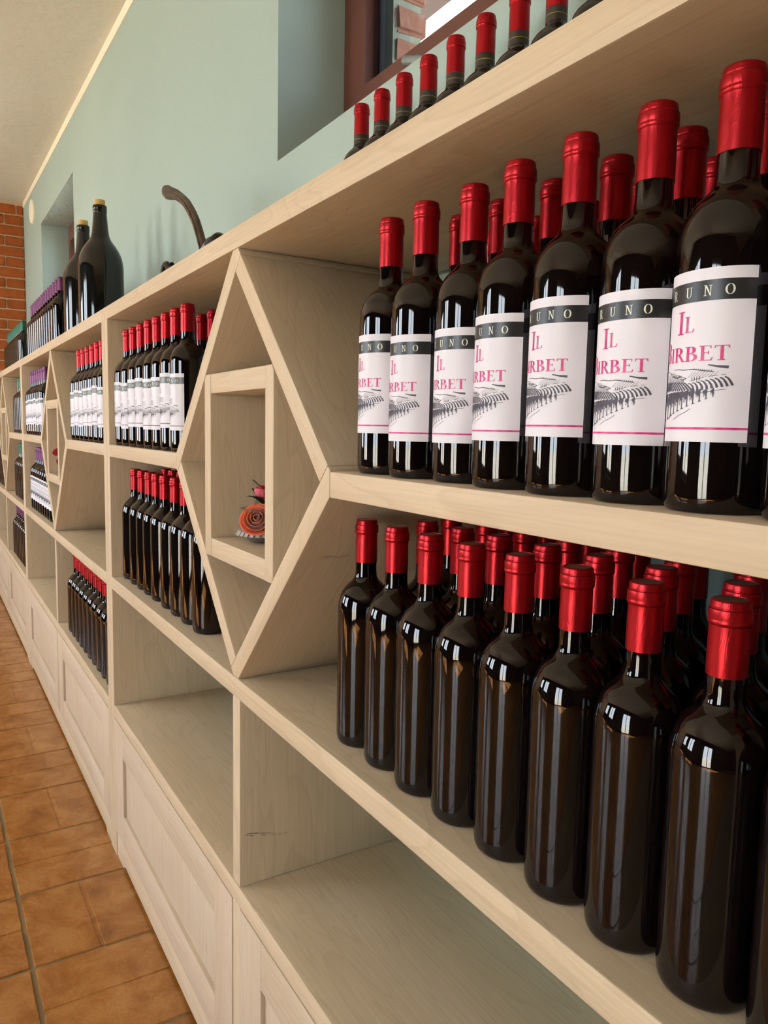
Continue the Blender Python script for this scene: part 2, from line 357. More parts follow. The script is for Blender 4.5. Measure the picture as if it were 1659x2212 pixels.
for j in range(5):
    for i in range(ix0, 6):
        x = -0.676+0.309*i; y = 0.041-0.309*(j+1)
        if x < XL: continue
        link('tile', tiles[((i+j+1) % 2, (i*7+j*3) % 3)], floor, None, (x, y, 0))

# bricks of the left wall
def brick_mesh(w_, h_, d_, bev, jit, seed, mat):
    rnd = random.Random(seed); bm = bmesh.new(); r = bmesh.ops.create_cube(bm, size=1)
    for v in r['verts']: v.co = Vector((v.co.x*d_, v.co.y*w_, v.co.z*h_))
    bmesh.ops.bevel(bm, geom=bm.edges[:], offset=bev, segments=2, affect='EDGES')
    for v in bm.verts: v.co += Vector([rnd.uniform(-jit, jit) for _ in range(3)])
    me = finish(bm, 'brick', True, math.radians(60)); me.materials.append(mat); return me
bfull = [brick_mesh(0.292, 0.075, 0.02, 0.006, 0.001, s, BRICK) for s in range(3)]
bhalf = [brick_mesh(0.14, 0.075, 0.02, 0.006, 0.001, s+9, BRICK) for s in range(3)]
for r in range(27):
    z = 3.055-r*0.0877
    y = YB-0.005
    if r == 0: seq = [0.05, 0.14]+[0.292]*5
    else: seq = ([0.14]+[0.292]*5) if r % 2 == 1 else [0.292]*5
    for k, wd in enumerate(seq):
        if z > 2.95 and y < -1.2: break
        if wd == 0.05: me = brick_mesh(0.045, 0.075, 0.02, 0.005, 0.001, 3, BRICK)
        else: me = (bhalf if wd == 0.14 else bfull)[(r+k) % 3]
        real = 0.045 if wd == 0.05 else wd
        link('brick', me, wall_left, None, (XL+0.004, y-real/2, z)); y -= real+0.0125

# ------------------------------------------------------------------ windows
def window(name, a0, a1, z0, z1, hung=True):
    root = empty(name, ((a0+a1)/2, 0.572, z0)); tag(root, kind='structure'); ox, oz = (a0+a1)/2, z0
    def bx(nm, l, mat, par=root):
        return link(nm, boxes_mesh(nm, [(x0-ox, x1-ox, y0-0.572, y1-0.572, q0-oz, q1-oz) for x0, x1, y0, y1, q0, q1 in l]), par, mat)
    zb = z0+0.055                                           # sloping sill ends here
    def ring(x0, x1, q0, q1, wd, y0, y1): return [(x0, x0+wd, y0, y1, q0, q1), (x1-wd, x1, y0, y1, q0, q1), (x0+wd, x1-wd, y0, y1, q0, q0+wd), (x0+wd, x1-wd, y0, y1, q1-wd, q1)]
    bm = bmesh.new()
    vv = [bm.verts.new((x-ox, y-0.572, z-oz)) for x, y, z in ((a0, YB+0.001, z0), (a1, YB+0.001, z0), (a1, 0.605, z0), (a0, 0.605, z0), (a0, 0.605, zb), (a1, 0.605, zb))]
    for f in ((0, 1, 2, 3), (0, 1, 5, 4), (3, 2, 5, 4), (0, 3, 4), (1, 2, 5)): bm.faces.new([vv[i] for i in f])
    link('sloping_sill', finish(bm, 'sloping_sill'), root, TEALR)
    bx('outer_frame', ring(a0+0.007, a1-0.007, zb, z1, 0.034, 0.572, 0.605), FRAME)
    bx('seal', ring(a0+0.041, a1-0.041, zb+0.034, z1-0.034, 0.015, 0.582, 0.605), FRAMED)
    sash = bx('sash', ring(a0+0.056, a1-0.056, zb+0.045, z1-0.045, 0.083, 0.562, 0.600), FRAME)
    bx('pane', [(a0+0.138, a1-0.138, 0.584, 0.588, zb+0.127, z1-0.127)], PANED, sash)
    bx('screen_frame', ring(a0+0.138, a1-0.138, zb+0.10, z1-0.10, 0.026, 0.604, 0.640), ALU)
    bx('screen_strip', [(a0+0.166, a0+0.182, 0.612, 0.630, zb+0.1, z1-0.1), (a1-0.182, a1-0.166, 0.612, 0.630, zb+0.1, z1-0.1)], WHITEF)
    return root
w1 = window('window_1', *BACK_WIN[0]); w2 = window('window_2', *BACK_WIN[1])
# handle on the sash of window_1
hp = [(0, 0, 0), (0.0, -0.02, 0), (-0.004, -0.034, 0.001), (-0.025, -0.038, 0.010), (-0.06, -0.038, 0.024), (-0.110, -0.036, 0.043)]
h = link('window_handle', tube('window_handle', hp, [(0.008, 0.008), (0.008, 0.008), (0.009, 0.009), (0.010, 0.008), (0.011, 0.008), (0.010, 0.008)], 14), w1, HANDLE)
h.location = (-0.308-w1.location.x, 0.564-0.572, 2.041-w1.location.z)
link('handle_plate', boxes_mesh('handle_plate', [(-0.014, 0.014, -0.004, 0, -0.03, 0.03)]), w1, HANDLE, (-0.308-w1.location.x, 0.562-0.572, 2.041-w1.location.z))
# outer face of the shelf wall: old bricks round the window openings
oy0, oy1 = 0.605, 0.700
outer = link('wall_back_outer', boxes_mesh('wall_back_outer', [(XL, -5.0, oy0+0.0, oy1-0.012, 0, 3.2), (-4.0, -0.596, oy0, oy1-0.012, 0, 3.2), (0.40, XR, oy0, oy1-0.012, 0, 3.2),
      (-5.0, -4.0, oy0, oy1-0.012, 0, 1.95), (-5.0, -4.0, oy0, oy1-0.012, 2.75, 3.2), (-0.592, 0.40, oy0, oy1-0.012, 0, 1.95), (-0.592, 0.40, oy0, oy1-0.012, 2.75, 3.2)]), None, OLDMORTAR)
tag(outer, kind='structure')
ob = [brick_mesh(0.092, 0.062, 0.10, 0.008, 0.003, s+30, OLDBRICK) for s in range(4)]
for r in range(11):
    link('brick', ob[r % 4], outer, None, (-0.640+0.003*(r % 3), 0.655, 1.975+0.075*r))
    link('brick', ob[(r+1) % 4], outer, None, (0.448+0.003*(r % 2), 0.655, 1.975+0.075*r))
# unseen eave added to cut high sky light at the windows; then garden trees
tag(link('added_sky_blocker', boxes_mesh('added_sky_blocker', [(XL, XR, 0.605, 1.40, 2.93, 3.10)]), None, FRAME), kind='structure')
FOL = None
t = NT('light_green_foliage'); g = t.n('ShaderNodeNewGeometry'); n = t.n('ShaderNodeTexNoise', Scale=6.0, Detail=4.0); t.l(g.outputs['Position'], n.inputs['Vector'])
t.l(t.ramp(n.outputs['Fac'], [(0.35, lin(60, 84, 36)), (0.65, lin(108, 134, 62))]), t.b.inputs['Base Color']); t.set(Roughness=0.8); FOL = t.m
BARK = plain('bark', lin(84, 70, 54), 0.9)
def tree(x, y, h, r_, seed, label):
    rnd = random.Random(seed); root = empty('tree', (x, y, -0.2)); tag(root, label, 'tree', 'garden trees behind the window wall')
    link('trunk', tube('trunk', [(0, 0, 0), (0.05, 0.03, h*0.3), (0.0, 0.1, h*0.62)], [0.22, 0.17, 0.10], 10), root, BARK)
    bm = bmesh.new()
    for k in range(16):
        c_ = Vector((rnd.uniform(-1, 1), rnd.uniform(-1, 1), rnd.uniform(-0.9, 1)))*r_*0.62; c_.z += h*0.62
        q_ = bmesh.ops.create_icosphere(bm, subdivisions=3, radius=r_*rnd.uniform(0.38, 0.55), matrix=Matrix.Translation(c_))
        for v_ in q_['verts']: v_.co += (v_.co-c_)*(0.35*noise.noise(v_.co*3.1)+0.18*noise.noise(v_.co*9.0))
    link('crown', finish(bm, 'crown'), root, FOL)
tree(-6.9, 6.2, 6.6, 2.2, 1, 'light green garden tree seen through the window beside the old brick')
tree(-2.6, 6.4, 5.4, 2.0, 2, 'unseen tree added to block low sky, right of the one beside the old brick')  # added out of view to keep low sky light off the windows
tree(-11.5, 6.4, 6.0, 2.2, 3, 'unseen tree added to block low sky, left of the one beside the old brick')  # likewise unseen, added against the low sky light
# the openings in the other walls: glazed door and windows with white frames
nwin = 3
for k, (a0, a1, z0, z1) in enumerate(FRONT_OP):
    nm = 'door_1' if z0 < 0.1 else 'window_%d' % nwin
    if z0 >= 0.1: nwin += 1
    r = empty(nm, ((a0+a1)/2, YF, z0)); tag(r, kind='structure'); wd = 0.07; W2 = (a1-a0)/2; H2 = z1-z0
    fr = [(-W2, -W2+wd, -0.12, -0.06, 0, H2), (W2-wd, W2, -0.12, -0.06, 0, H2), (-W2, W2, -0.12, -0.06, 0, wd), (-W2, W2, -0.12, -0.06, H2-wd, H2), (-0.045, 0.045, -0.12, -0.06, wd, H2-wd)]
    link('frame', boxes_mesh('frame', fr), r, FRAME)
    link('pane', boxes_mesh('pane', [(-W2+wd, -0.045, -0.092, -0.088, wd, H2-wd)]), r, PANE); link('pane', boxes_mesh('pane', [(0.045, W2-wd, -0.092, -0.088, wd, H2-wd)]), r, PANE)
for a0, a1, z0, z1 in RIGHT_OP:
    r = empty('window_%d' % nwin, (XR, (a0+a1)/2, z0)); tag(r, kind='structure'); wd = 0.07; W2 = (a1-a0)/2; H2 = z1-z0
    link('frame', boxes_mesh('frame', [(0.06, 0.12, -W2, -W2+wd, 0, H2), (0.06, 0.12, W2-wd, W2, 0, H2), (0.06, 0.12, -W2, W2, 0, wd), (0.06, 0.12, -W2, W2, H2-wd, H2)]), r, FRAME)
    link('pane', boxes_mesh('pane', [(0.088, 0.092, -W2+wd, W2-wd, wd, H2-wd)]), r, PANE)

# ------------------------------------------------------------------ shelving units
Wd, T = 2.0322, 0.0379
ZTT, ZTB, ZMT, ZMB, ZLT, ZLB, ZCT, ZCB = 1.5673, 1.5327, 1.1959, 1.1622, 0.8270, 0.7919, 0.4553, 0.4199
D = 0.363; DH = 0.338; A_, B_, DD, ZC = 0.355, 0.365, 0.0473, 1.1798
def bookcase(xl, label):
    g = 0.0008
    root = empty('bookcase', (xl, 0, 0)); tag(root, label, 'bookcase', 'matching pale wooden wine bookcases')
    c = Wd/2
    plank('side_panel', rect(g, T, 0, ZTT), 0, D, (0, 0, 1), root); plank('side_panel', rect(Wd-T, Wd-g, 0, ZTT), 0, D, (0, 0, 1), root)
    plank('top_board', rect(T, Wd-T, ZTB, ZTT), 0.0, D, (1, 0, 0), root)
    plank('middle_shelf', rect(T, c-DH, ZMB, ZMT), 0.0, D, (1, 0, 0), root); plank('middle_shelf', rect(c+DH, Wd-T, ZMB, ZMT), 0.0, D, (1, 0, 0), root)
    plank('lower_shelf', rect(T, Wd-T, ZLB, ZLT), 0.0, D, (1, 0, 0), root)
    plank('cabinet_top', rect(T, Wd-T, ZCB, ZCT), 0.0, D, (1, 0, 0), root)
    plank('divider', rect(c-0.0172, c+0.0172, ZCT, ZLB), 0.0012, D, (0, 0, 1), root)
    # diamond of four planks
    dia = link('diamond_frame', finish(prism_xz([(c+x, z) for x, z in UL()], 0, D), 'diamond_frame', True, math.radians(35)), root, WOOD)
    set_grain(dia.data, (A_, 0, B_))
    flip = lambda P: [(-x, 2*ZC-z) for x, z in P]
    plank('plank', [(c+x, z) for x, z in flip(UL())], 0, D, (A_, 0, B_), dia)
    plank('plank', [(c+x, z) for x, z in UR()], 0, D, (-A_, 0, B_), dia); plank('plank', [(c+x, z) for x, z in flip(UR())], 0, D, (-A_, 0, B_), dia)
    # display box inside the diamond
    zt, zb2 = 1.3421, 1.0160; e = 0.1500; f = 0.1575
    post = [(0.125, zb2), (e, zb2), (f, zb2+0.0085), (f, zt-0.0085), (e, zt), (0.125, zt)]
    bx = plank('display_box', rect(c-0.125, c+0.125, 1.3075, zt), 0.0006, D, (1, 0, 0), root)
    plank('box_post', [(c+x, z) for x, z in post], 0, D, (0, 0, 1), bx); plank('box_post', [(c-x, z) for x, z in post], 0, D, (0, 0, 1), bx)
    plank('box_floor', rect(c-0.125, c+0.125, zb2, 1.0500), 0.0006, D, (1, 0, 0), bx)
    # cabinet: doors, post, plinth
    plank('centre_post', rect(c-0.0172, c+0.0172, 0.075, ZCB), 0.001, 0.03, (0, 0, 1), root)
    for x0, x1 in ((T+0.0012, c-0.0190), (c+0.0190, Wd-T-0.0012)):
        z0, z1 = 0.0790, ZCB-0.0022; st, rl = 0.096, 0.085
        d = empty('door', (0, 0, 0)); d.parent = root
        plank('stile', rect(x0, x0+st, z0, z1), 0, 0.022, (0, 0, 1), d, WOODD, 0.0012); plank('stile', rect(x1-st, x1, z0, z1), 0, 0.022, (0, 0, 1), d, WOODD, 0.0012)
        plank('rail', rect(x0+st, x1-st, z1-rl, z1), 0, 0.022, (1, 0, 0), d, WOODD, 0.0012); plank('rail', rect(x0+st, x1-st, z0, z0+rl), 0, 0.022, (1, 0, 0), d, WOODD, 0.0012)
        plank('door_panel', rect(x0+st-0.004, x1-st+0.004, z0+rl-0.004, z1-rl+0.004), 0.0085, 0.018, (0, 0, 1), d, WOODD, 0.0005)
    ft = 0.075; n = [(T, 0)]
    P = [(T, 0.0), (T+ft, 0.0), (T+ft+0.006, 0.009), (T+ft+0.018, 0.013), (Wd-T-ft-0.018, 0.013), (Wd-T-ft-0.006, 0.009), (Wd-T-ft, 0.0), (Wd-T, 0.0), (Wd-T, 0.0775), (T, 0.0775)]
    plank('plinth', P, 0.003, 0.022, (1, 0, 0), root, None, 0.0008)
    return root
def UL():
    o = lambda x: ZC+B_*(1+x/A_)
    xt = (B_-(ZTB-ZC))*A_/B_
    xi = -A_*(1-DD/(2*B_))
    return [(-xt, ZTB), (xt, ZTB), (DD*A_/(2*B_), ZC+B_-DD/2), (0, ZC+B_-DD), (-A_*(1-DD/B_), ZC), (xi, ZC-DD/2), (-DH, 2*ZC-o(-DH)), (-DH, o(-DH))]
def UR():
    return [(DD*A_/(2*B_), ZC+B_-DD/2), (A_*(1-DD/(2*B_)), ZC+DD/2), (A_*(1-DD/B_), ZC), (0, ZC+B_-DD)]
X0 = -1.0937
near_case = bookcase(X0, 'nearest pale pine bookcase, filling most of the view, coral rose in its diamond')
SCUFF = plain('grey_scuff', lin(172, 158, 146), 0.7)
def scuff(pts, nrm, name='scuff_mark'):
    bm = bmesh.new(); rnd = random.Random(len(pts)); nv = Vector(nrm).normalized()*0.0003
    for k in range(16):
        i = rnd.randrange(len(pts)-1); a = Vector(pts[i]).lerp(Vector(pts[i+1]), rnd.random()); d = (Vector(pts[i+1])-Vector(pts[i])).normalized(); s_ = d.cross(Vector(nrm)).normalized()
        a += s_*rnd.uniform(-0.0035, 0.0035)+nv; L_ = rnd.uniform(0.005, 0.016); w_ = rnd.uniform(0.0003, 0.0011)
        bm.faces.new([bm.verts.new(p) for p in (a-d*L_/2, a+s_*w_, a+d*L_/2, a-s_*w_)])
    return link(name, finish(bm, name), near_case, SCUFF)
scuff([(-0.0604-X0, 0.012, 0.550), (-0.0604-X0, 0.040, 0.545), (-0.0604-X0, 0.070, 0.5335), (-0.0604-X0, 0.090, 0.530)], (1, 0, 0))
scuff([(0.1691-X0, 0.034, 1.0680), (0.1697-X0, 0.050, 1.0687), (0.1706-X0, 0.078, 1.0695)], (1, 0, -1))
bookcase(X0-Wd, 'middle pale pine bookcase, second from the camera, red flower in its diamond')
bookcase(X0-2*Wd, 'farthest pale pine bookcase, at the left edge, holding green-capped bottles')

# ------------------------------------------------------------------ bottles
RB = 0.0371
body_prof = [(0, 0.004), (0.020, 0.002), (0.0315, 0.0), (0.0342, 0.0012), (0.0360, 0.005), (0.0369, 0.011), (RB, 0.018), (RB, 0.06), (RB, 0.11), (RB, 0.16), (RB, 0.184),
             (0.0368, 0.1885), (0.0359, 0.1945), (0.0343, 0.2005), (0.0318, 0.2065), (0.0284, 0.2118), (0.0244, 0.2162), (0.0206, 0.2196), (0.0176, 0.2226), (0.0157, 0.2256), (0.0147, 0.229), (0.0142, 0.234), (0.0140, 0.246), (0.0139, 0.252)]
BODY = lathe('bottle_body', body_prof, 48, math.radians(80))
cap_prof = [(0.0140, 0.2470), (0.0146, 0.2470), (0.0146, 0.262), (0.01435, 0.278), (0.01430, 0.2842), (0.01440, 0.2850), (0.01525, 0.2862), (0.01560, 0.2872), (0.01560, 0.2885), (0.01535, 0.2890), (0.01535, 0.2898), (0.01552, 0.2904), (0.01545, 0.2955), (0.01520, 0.2968), (0.01430, 0.2974), (0.01425, 0.2980), (0.01440, 0.2985), (0.01430, 0.2995), (0.01415, 0.3000), (0.01420, 0.3015), (0.01370, 0.3030), (0.01270, 0.3038), (0.01230, 0.3040), (0.0122, 0.3036), (0.0, 0.3036)]
def capsule_mesh(mat):
    me = lathe('capsule', cap_prof, 40, math.radians(28)); me.materials.append(mat); me.materials.append(REDTOP if mat is RED else mat)
    for p in me.polygons:
        if p.center.z > 0.3034 and abs(p.normal.z) > 0.95: p.material_index = 1
    return me
CAPR, CAPP, CAPG = capsule_mesh(RED), capsule_mesh(PURPLE), capsule_mesh(GREEN)

# lettering: roman capitals as small outlined strokes, unit height
def arc(cx, cy, rx, ry, a0, a1, tfn, n=14):
    Q = []
    for i in range(n):
        p = []
        for a in (a0+(a1-a0)*i/n, a0+(a1-a0)*(i+1)/n):
            r = math.radians(a); th = tfn(r)
            p.append(((cx+(rx+th/2)*math.cos(r), cy+(ry+th/2*0.6)*math.sin(r)), (cx+(rx-th/2)*math.cos(r), cy+(ry-th/2*0.6)*math.sin(r))))
        Q.append([p[0][0], p[1][0], p[1][1], p[0][1]])
    return Q
def q(x0, y0, x1, y1): return [(x0, y0), (x1, y0), (x1, y1), (x0, y1)]
TH, SE = 0.13, 0.05
def glyph(ch):
    side = lambda r: 0.045+0.10*abs(math.cos(r))
    if ch == 'I': return 0.34, [q(0.105, 0, 0.235, 1), q(0, 0, 0.34, SE), q(0, 1-SE, 0.34, 1)]
    if ch == 'L': return 0.62, [q(0.10, 0, 0.22, 1), q(0, 0, 0.52, SE), q(0, 1-SE, 0.32, 1), [(0.50, 0), (0.56, 0), (0.62, 0.24), (0.585, 0.24)]]
    if ch == 'B': return 0.62, [q(0.09, 0, 0.21, 1), q(0, 0, 0.3, SE), q(0, 1-SE, 0.3, 1), q(0.2, 0.5, 0.32, 0.5+SE)] + arc(0.28, 0.755, 0.19, 0.222, -90, 90, side) + arc(0.30, 0.265, 0.25, 0.24, -90, 90, side)
    if ch == 'R': return 0.68, [q(0.09, 0, 0.21, 1), q(0, 0, 0.3, SE), q(0, 1-SE, 0.3, 1), q(0.2, 0.47, 0.32, 0.47+SE)] + arc(0.28, 0.74, 0.21, 0.24, -90, 90, side) + [[(0.30, 0.49), (0.42, 0.49), (0.70, 0.0), (0.56, 0.0)], q(0.56, 0, 0.74, SE*0.8)]
    if ch == 'U': return 0.72, [q(0.09, 0.28, 0.21, 1), q(0.575, 0.28, 0.625, 1), q(0, 1-SE, 0.3, 1), q(0.48, 1-SE, 0.72, 1)] + arc(0.37, 0.3, 0.225, 0.28, 180, 360, lambda r: 0.05+0.06*max(0, -math.cos(r)))
    if ch == 'N': return 0.76, [q(0.11, 0, 0.155, 1), q(0.615, 0, 0.66, 1), [(0.08, 1), (0.23, 1), (0.66, 0), (0.60, 0)], q(0, 0, 0.27, SE), q(0, 1-SE, 0.15, 1), q(0.5, 1-SE, 0.77, 1)]
    if ch == 'O': return 0.80, arc(0.4, 0.5, 0.345, 0.475, 0, 360, side, 28)
    if ch == 'E': return 0.60, [q(0.09, 0, 0.21, 1), q(0, 0, 0.52, SE), q(0, 1-SE, 0.52, 1), q(0.2, 0.5, 0.42, 0.5+SE), [(0.47, 1), (0.52, 1), (0.52, 0.80), (0.495, 0.80)], [(0.50, 0), (0.545, 0), (0.60, 0.22), (0.57, 0.22)], q(0.395, 0.42, 0.42, 0.63)]
    if ch == 'T': return 0.66, [q(0.27, 0, 0.39, 1), q(0.02, 1-SE*1.2, 0.64, 1), q(0.17, 0, 0.49, SE), [(0.0, 0.80), (0.03, 0.80), (0.06, 1), (0.02, 1)], [(0.63, 0.80), (0.66, 0.80), (0.64, 1), (0.60, 1)]]
    if ch == 'S': return 0.52, arc(0.26, 0.74, 0.18, 0.225, 25, 270, lambda r: 0.05+0.05*abs(math.sin(r+0.6)), 14) + arc(0.26, 0.265, 0.20, 0.24, -155, 90, lambda r: 0.05+0.05*abs(math.sin(r+0.6)), 14) + [q(0.42, 0.76, 0.45, 0.95), q(0.05, 0.06, 0.08, 0.26)]
# engraving of vineyard rows on a hill, in label millimetres (x to the right, z up from the bottle's base)
def vineyard():
    rnd = random.Random(5); Q = []
    def stroke(pts, w0, w1=None):
        w1 = w0 if w1 is None else w1; n = len(pts)
        for i in range(n-1):
            (xa, za), (xb, zb) = pts[i], pts[i+1]; d = math.hypot(xb-xa, zb-za) or 1; nx, nz = -(zb-za)/d, (xb-xa)/d
            wa = w0+(w1-w0)*i/(n-1); wb = w0+(w1-w0)*(i+1)/(n-1)
            Q.append([(xa+nx*wa/2, za+nz*wa/2), (xb+nx*wb/2, zb+nz*wb/2), (xb-nx*wb/2, zb-nz*wb/2), (xa-nx*wa/2, za-nz*wa/2)])
    stroke([(-12, 99.2), (-7, 99.4), (-2, 98.6), (5, 98.8), (11, 97.6), (17, 96.8)], 0.5, 0.7)           # ridges
    stroke([(-32, 97), (-27, 98.6), (-21, 98.4), (-16, 96.8), (-10, 96.6)], 0.35)
    stroke([(-20, 98.2), (-14, 95), (-8, 93.6)], 0.35)
    stroke([(14, 101.4), (19, 100.2), (25, 99.6)], 0.7, 2.0)
    for i in range(9): x = 6+i*1.25; stroke([(x, 98.3-i*0.16), (x+0.1, 99.4-i*0.16)], 0.3)
    Q.append([(-15, 94.6), (-10, 95.4), (-4, 94.6), (-9, 93.2)]); Q.append([(-9, 93.4), (-4, 94.7), (1.5, 92.8), (-1.5, 91.6)])
    for i in range(16): x = -30+i*1.6; stroke([(x, 96.4-abs(i-8)*0.12), (x+1.4+rnd.random(), 94.0), (x+3.6, 92.2)], 0.24)
    for i in range(9): x = 2+i*1.8; stroke([(x, 93.2), (x+1.8, 95.0), (x+3.4, 97.0)], 0.22)
    for i in range(9):                                                                                      # fan of rows on the right
        x = 2.5+i*2.6; r = i/8
        stroke([(x, 89.2+4.2*r), (x+1.8, 88.9+3.4*r), (x+3.4, 86.8+2.8*r), (x+3.6+0.8*r, 83.8+3.6*r)], 0.5+0.35*r, 1.5)
    stroke([(1, 88), (3, 85), (7, 82.9), (12, 82.6), (18, 84.2), (24, 85)], 0.35)
    stroke([(3.5, 90.8), (10, 92.6), (17, 94.0), (24, 94.8)], 0.3)
    for i in range(4): x = 5+i*1.5; stroke([(x, 91), (x, 93+rnd.random())], 0.5)
    for i in range(15):                                                                                     # left rows
        x = -33+i*2.3; stroke([(x, 91.5-0.1*i), (x+2.4, 88.6), (x+6.2, 84.6)], 0.75, 1.25)
    for i in range(22): x = -33+i*1.5; stroke([(x, 89.4), (x-0.1, 91.6+rnd.random()*0.8)], 0.5)
    for i in range(12): x = -31+i*1.2; stroke([(x, 85.5), (x+2, 87.9), (x+4, 90.6)], 0.45)
    for i in range(11):                                                                                     # canopy and posts in the foreground
        t_ = i/10; x = -29+46*t_**0.85; zt = 81+3.0*t_; h = 13*(1-t_)+4.0; wd = 4.6*(1-t_)+1.3
        Q.append([(x-wd*0.7, zt+1.6*(1-t_)), (x+wd*0.8, zt+2.2), (x+wd*0.8, zt-h*0.12), (x-wd*0.5, zt-h*0.34)])
        Q.append([(x-wd*0.2, zt-h*0.18), (x+wd*0.75, zt-h*0.10), (x+wd*0.55, zt-h*0.42), (x+0.1, zt-h*0.46)])
        stroke([(x+wd*0.55, zt), (x+wd*0.5, zt-h)], 0.55*(1-t_)+0.5)
        Q.append([(x+wd*0.1, zt-h-0.5), (x+wd*1.1, zt-h+0.5), (x+wd*0.6, zt-h+0.9)])
        for k in range(3): stroke([(x-wd*0.3+k*0.8, zt-h*0.3), (x-wd*0.3+k*0.8, zt-h*(0.55+0.2*rnd.random()))], 0.32)
    stroke([(-21, 64.6), (-15, 66.6), (-12, 69)], 0.4); stroke([(-10, 64.8), (-4, 67.6), (2, 70), (5, 72.2)], 0.4)
    return Q
def label_mesh(words, ink, band, azc, half, line):
    """label paper wrapped round the body; azc = direction it faces, degrees from -y towards +x"""
    bm = bmesh.new()
    def P(x, z, dr):
        a = math.radians(azc)+(x/1000)/RB; r = RB+dr; return (r*math.sin(a), -r*math.cos(a), z/1000)
    def sheet(x0, x1, z0, z1, dr, mi, n):
        a = [bm.verts.new(P(x0+(x1-x0)*i/n, z0, dr)) for i in range(n+1)]; b = [bm.verts.new(P(x0+(x1-x0)*i/n, z1, dr)) for i in range(n+1)]
        for i in range(n): f = bm.faces.new((a[i], a[i+1], b[i+1], b[i])); f.material_index = mi; f.smooth = True
    hw = half
    sheet(-hw, hw, 49.5, 165.4, 0.00012, 0, 36)
    sheet(-hw, hw, 143.9, 157.5, 0.00022, 1, 36)
    if line: sheet(-hw, hw, 57.9, 59.5, 0.00022, 2, 36)
    def poly(Q, dr, mi):
        try: f = bm.faces.new([bm.verts.new(P(x, z, dr)) for x, z in Q]); f.material_index = mi
        except ValueError: pass
    def put(ch, x, z, h, mi, sx=1.0):
        wd, G = glyph(ch)
        for g_ in G:
            for e_ in (-0.13, 0.13): poly([(x+e_+px*h*sx, z+py*h) for px, py in g_], 0.00040+e_*0.0001, mi)
    for ch, x in zip('BRUNO', (-32.0, -18.2, -3.2, 10.6, 24.4)): put(ch, x, 147.0, 7.0, 3, 1.0)
    for ch, x, z, h, s_ in words: put(ch, x, z, h, 2, s_)
    sc_ = half/45.0
    for Q in vineyard(): poly([((x*1.2 if x > 0 else x)*min(1, sc_), z) for x, z in Q], 0.00032, 4)
    me = bpy.data.meshes.new('label'); bm.to_mesh(me); bm.free()
    for q_ in (PAPER, band, ink, CREAM, GREYINK): me.materials.append(q_)
    return me
BIRBET = [('I', -9.6, 123.0, 15.6, 1.1), ('L', -2.6, 123.8, 10.8, 1.15), ('B', -28.0, 104.2, 14.4, 1.1), ('I', -17.2, 104.2, 10.0, 1.15), ('R', -12.0, 104.2, 10.0, 1.45), ('B', -0.9, 104.2, 10.0, 1.5), ('E', 10.0, 104.2, 10.0, 1.5), ('T', 19.9, 104.2, 10.0, 1.42)]
ROSS = [('E', -7.5, 123.6, 12.0, 0.95), ('L', 0.6, 123.6, 9.6, 0.95), ('R', -20.5, 104.4, 13.5, 0.95), ('O', -9.5, 104.4, 10.0, 1.0), ('S', 0.2, 104.4, 10.0, 1.1), ('S', 8.0, 104.4, 10.0, 1.1)]
LAB_A = label_mesh(BIRBET, MAGENTA, BAND, -7, 44, True)
LAB_B = label_mesh(ROSS, VIOLETINK, BANDG, -7, 44, True)
LAB_C = label_mesh(ROSS, VIOLETINK, BANDG, 20, 26, False)
NECK = lathe('neck_label', [(0.01425, 0.2255), (0.01475, 0.2256), (0.01465, 0.2330), (0.0145, 0.2468), (0.0142, 0.2470)], 40)
NECK.materials.append(NECKBAND)
GLINE = lathe('gold_line', [(0.01470, 0.2372), (0.01480, 0.2374), (0.01480, 0.2380), (0.01468, 0.2382)], 40); GLINE.materials.append(GOLD)
BODY.materials.append(GLASS)
BODYG = BODY.copy(); BODYG.materials.clear(); BODYG.materials.append(GLASSG)
ORD = ['first', 'second', 'third', 'fourth', 'fifth', 'sixth', 'seventh', 'eighth', 'ninth', 'tenth', 'eleventh', 'twelfth', 'thirteenth']
def proto(cap, label=None, neck=False, body=BODY):
    r = empty('wine_bottle'); link('bottle_glass', body, r); link('capsule', cap, r)
    if label: link('label', label, r)
    if neck: k = link('neck_label', NECK, r); link('gold_line', GLINE, k)
    return r
def copy_tree(o, parent=None):
    c = o.copy(); C.objects.link(c)
    if parent is not None: c.parent = parent
    for ch in list(o.children): copy_tree(ch, c)
    return c
def row(kind, pts, z, rot, desc, where, group, front=True, jitter=2.5, lift=(0,)):
    """first bottle of the row is built, the others are copies; numbering runs from the left"""
    first = None
    for k, (x, y) in enumerate(pts):
        o = kind() if first is None else copy_tree(first)
        first = first or o
        o.location = (x, y, z); r_ = rot[k] if isinstance(rot, (list, tuple)) and k < len(rot) else (rot if not isinstance(rot, (list, tuple)) else 0)
        o.rotation_euler = (0, 0, math.radians(r_+random.uniform(-jitter, jitter)))
        for ch in o.children:
            if ch.name.startswith('label'): ch.location.z = lift[k % len(lift)]/1000
        tag(o, '%s, %s from left, %s' % (desc, ORD[k], where), 'bottle', group)
S = 0.44
U = lambda xs, y: [(x*S, y*S) for x in xs]
kA = lambda: proto(CAPR, LAB_A); kB = lambda: proto(CAPR, LAB_B); kC = lambda: proto(CAPR); kD = lambda: proto(CAPR, None, True)
kE = lambda: proto(CAPP, LAB_B); kE2 = lambda: proto(CAPP, LAB_C); kP = lambda: proto(CAPP); kG = lambda: proto(CAPG, None, False, BODYG)
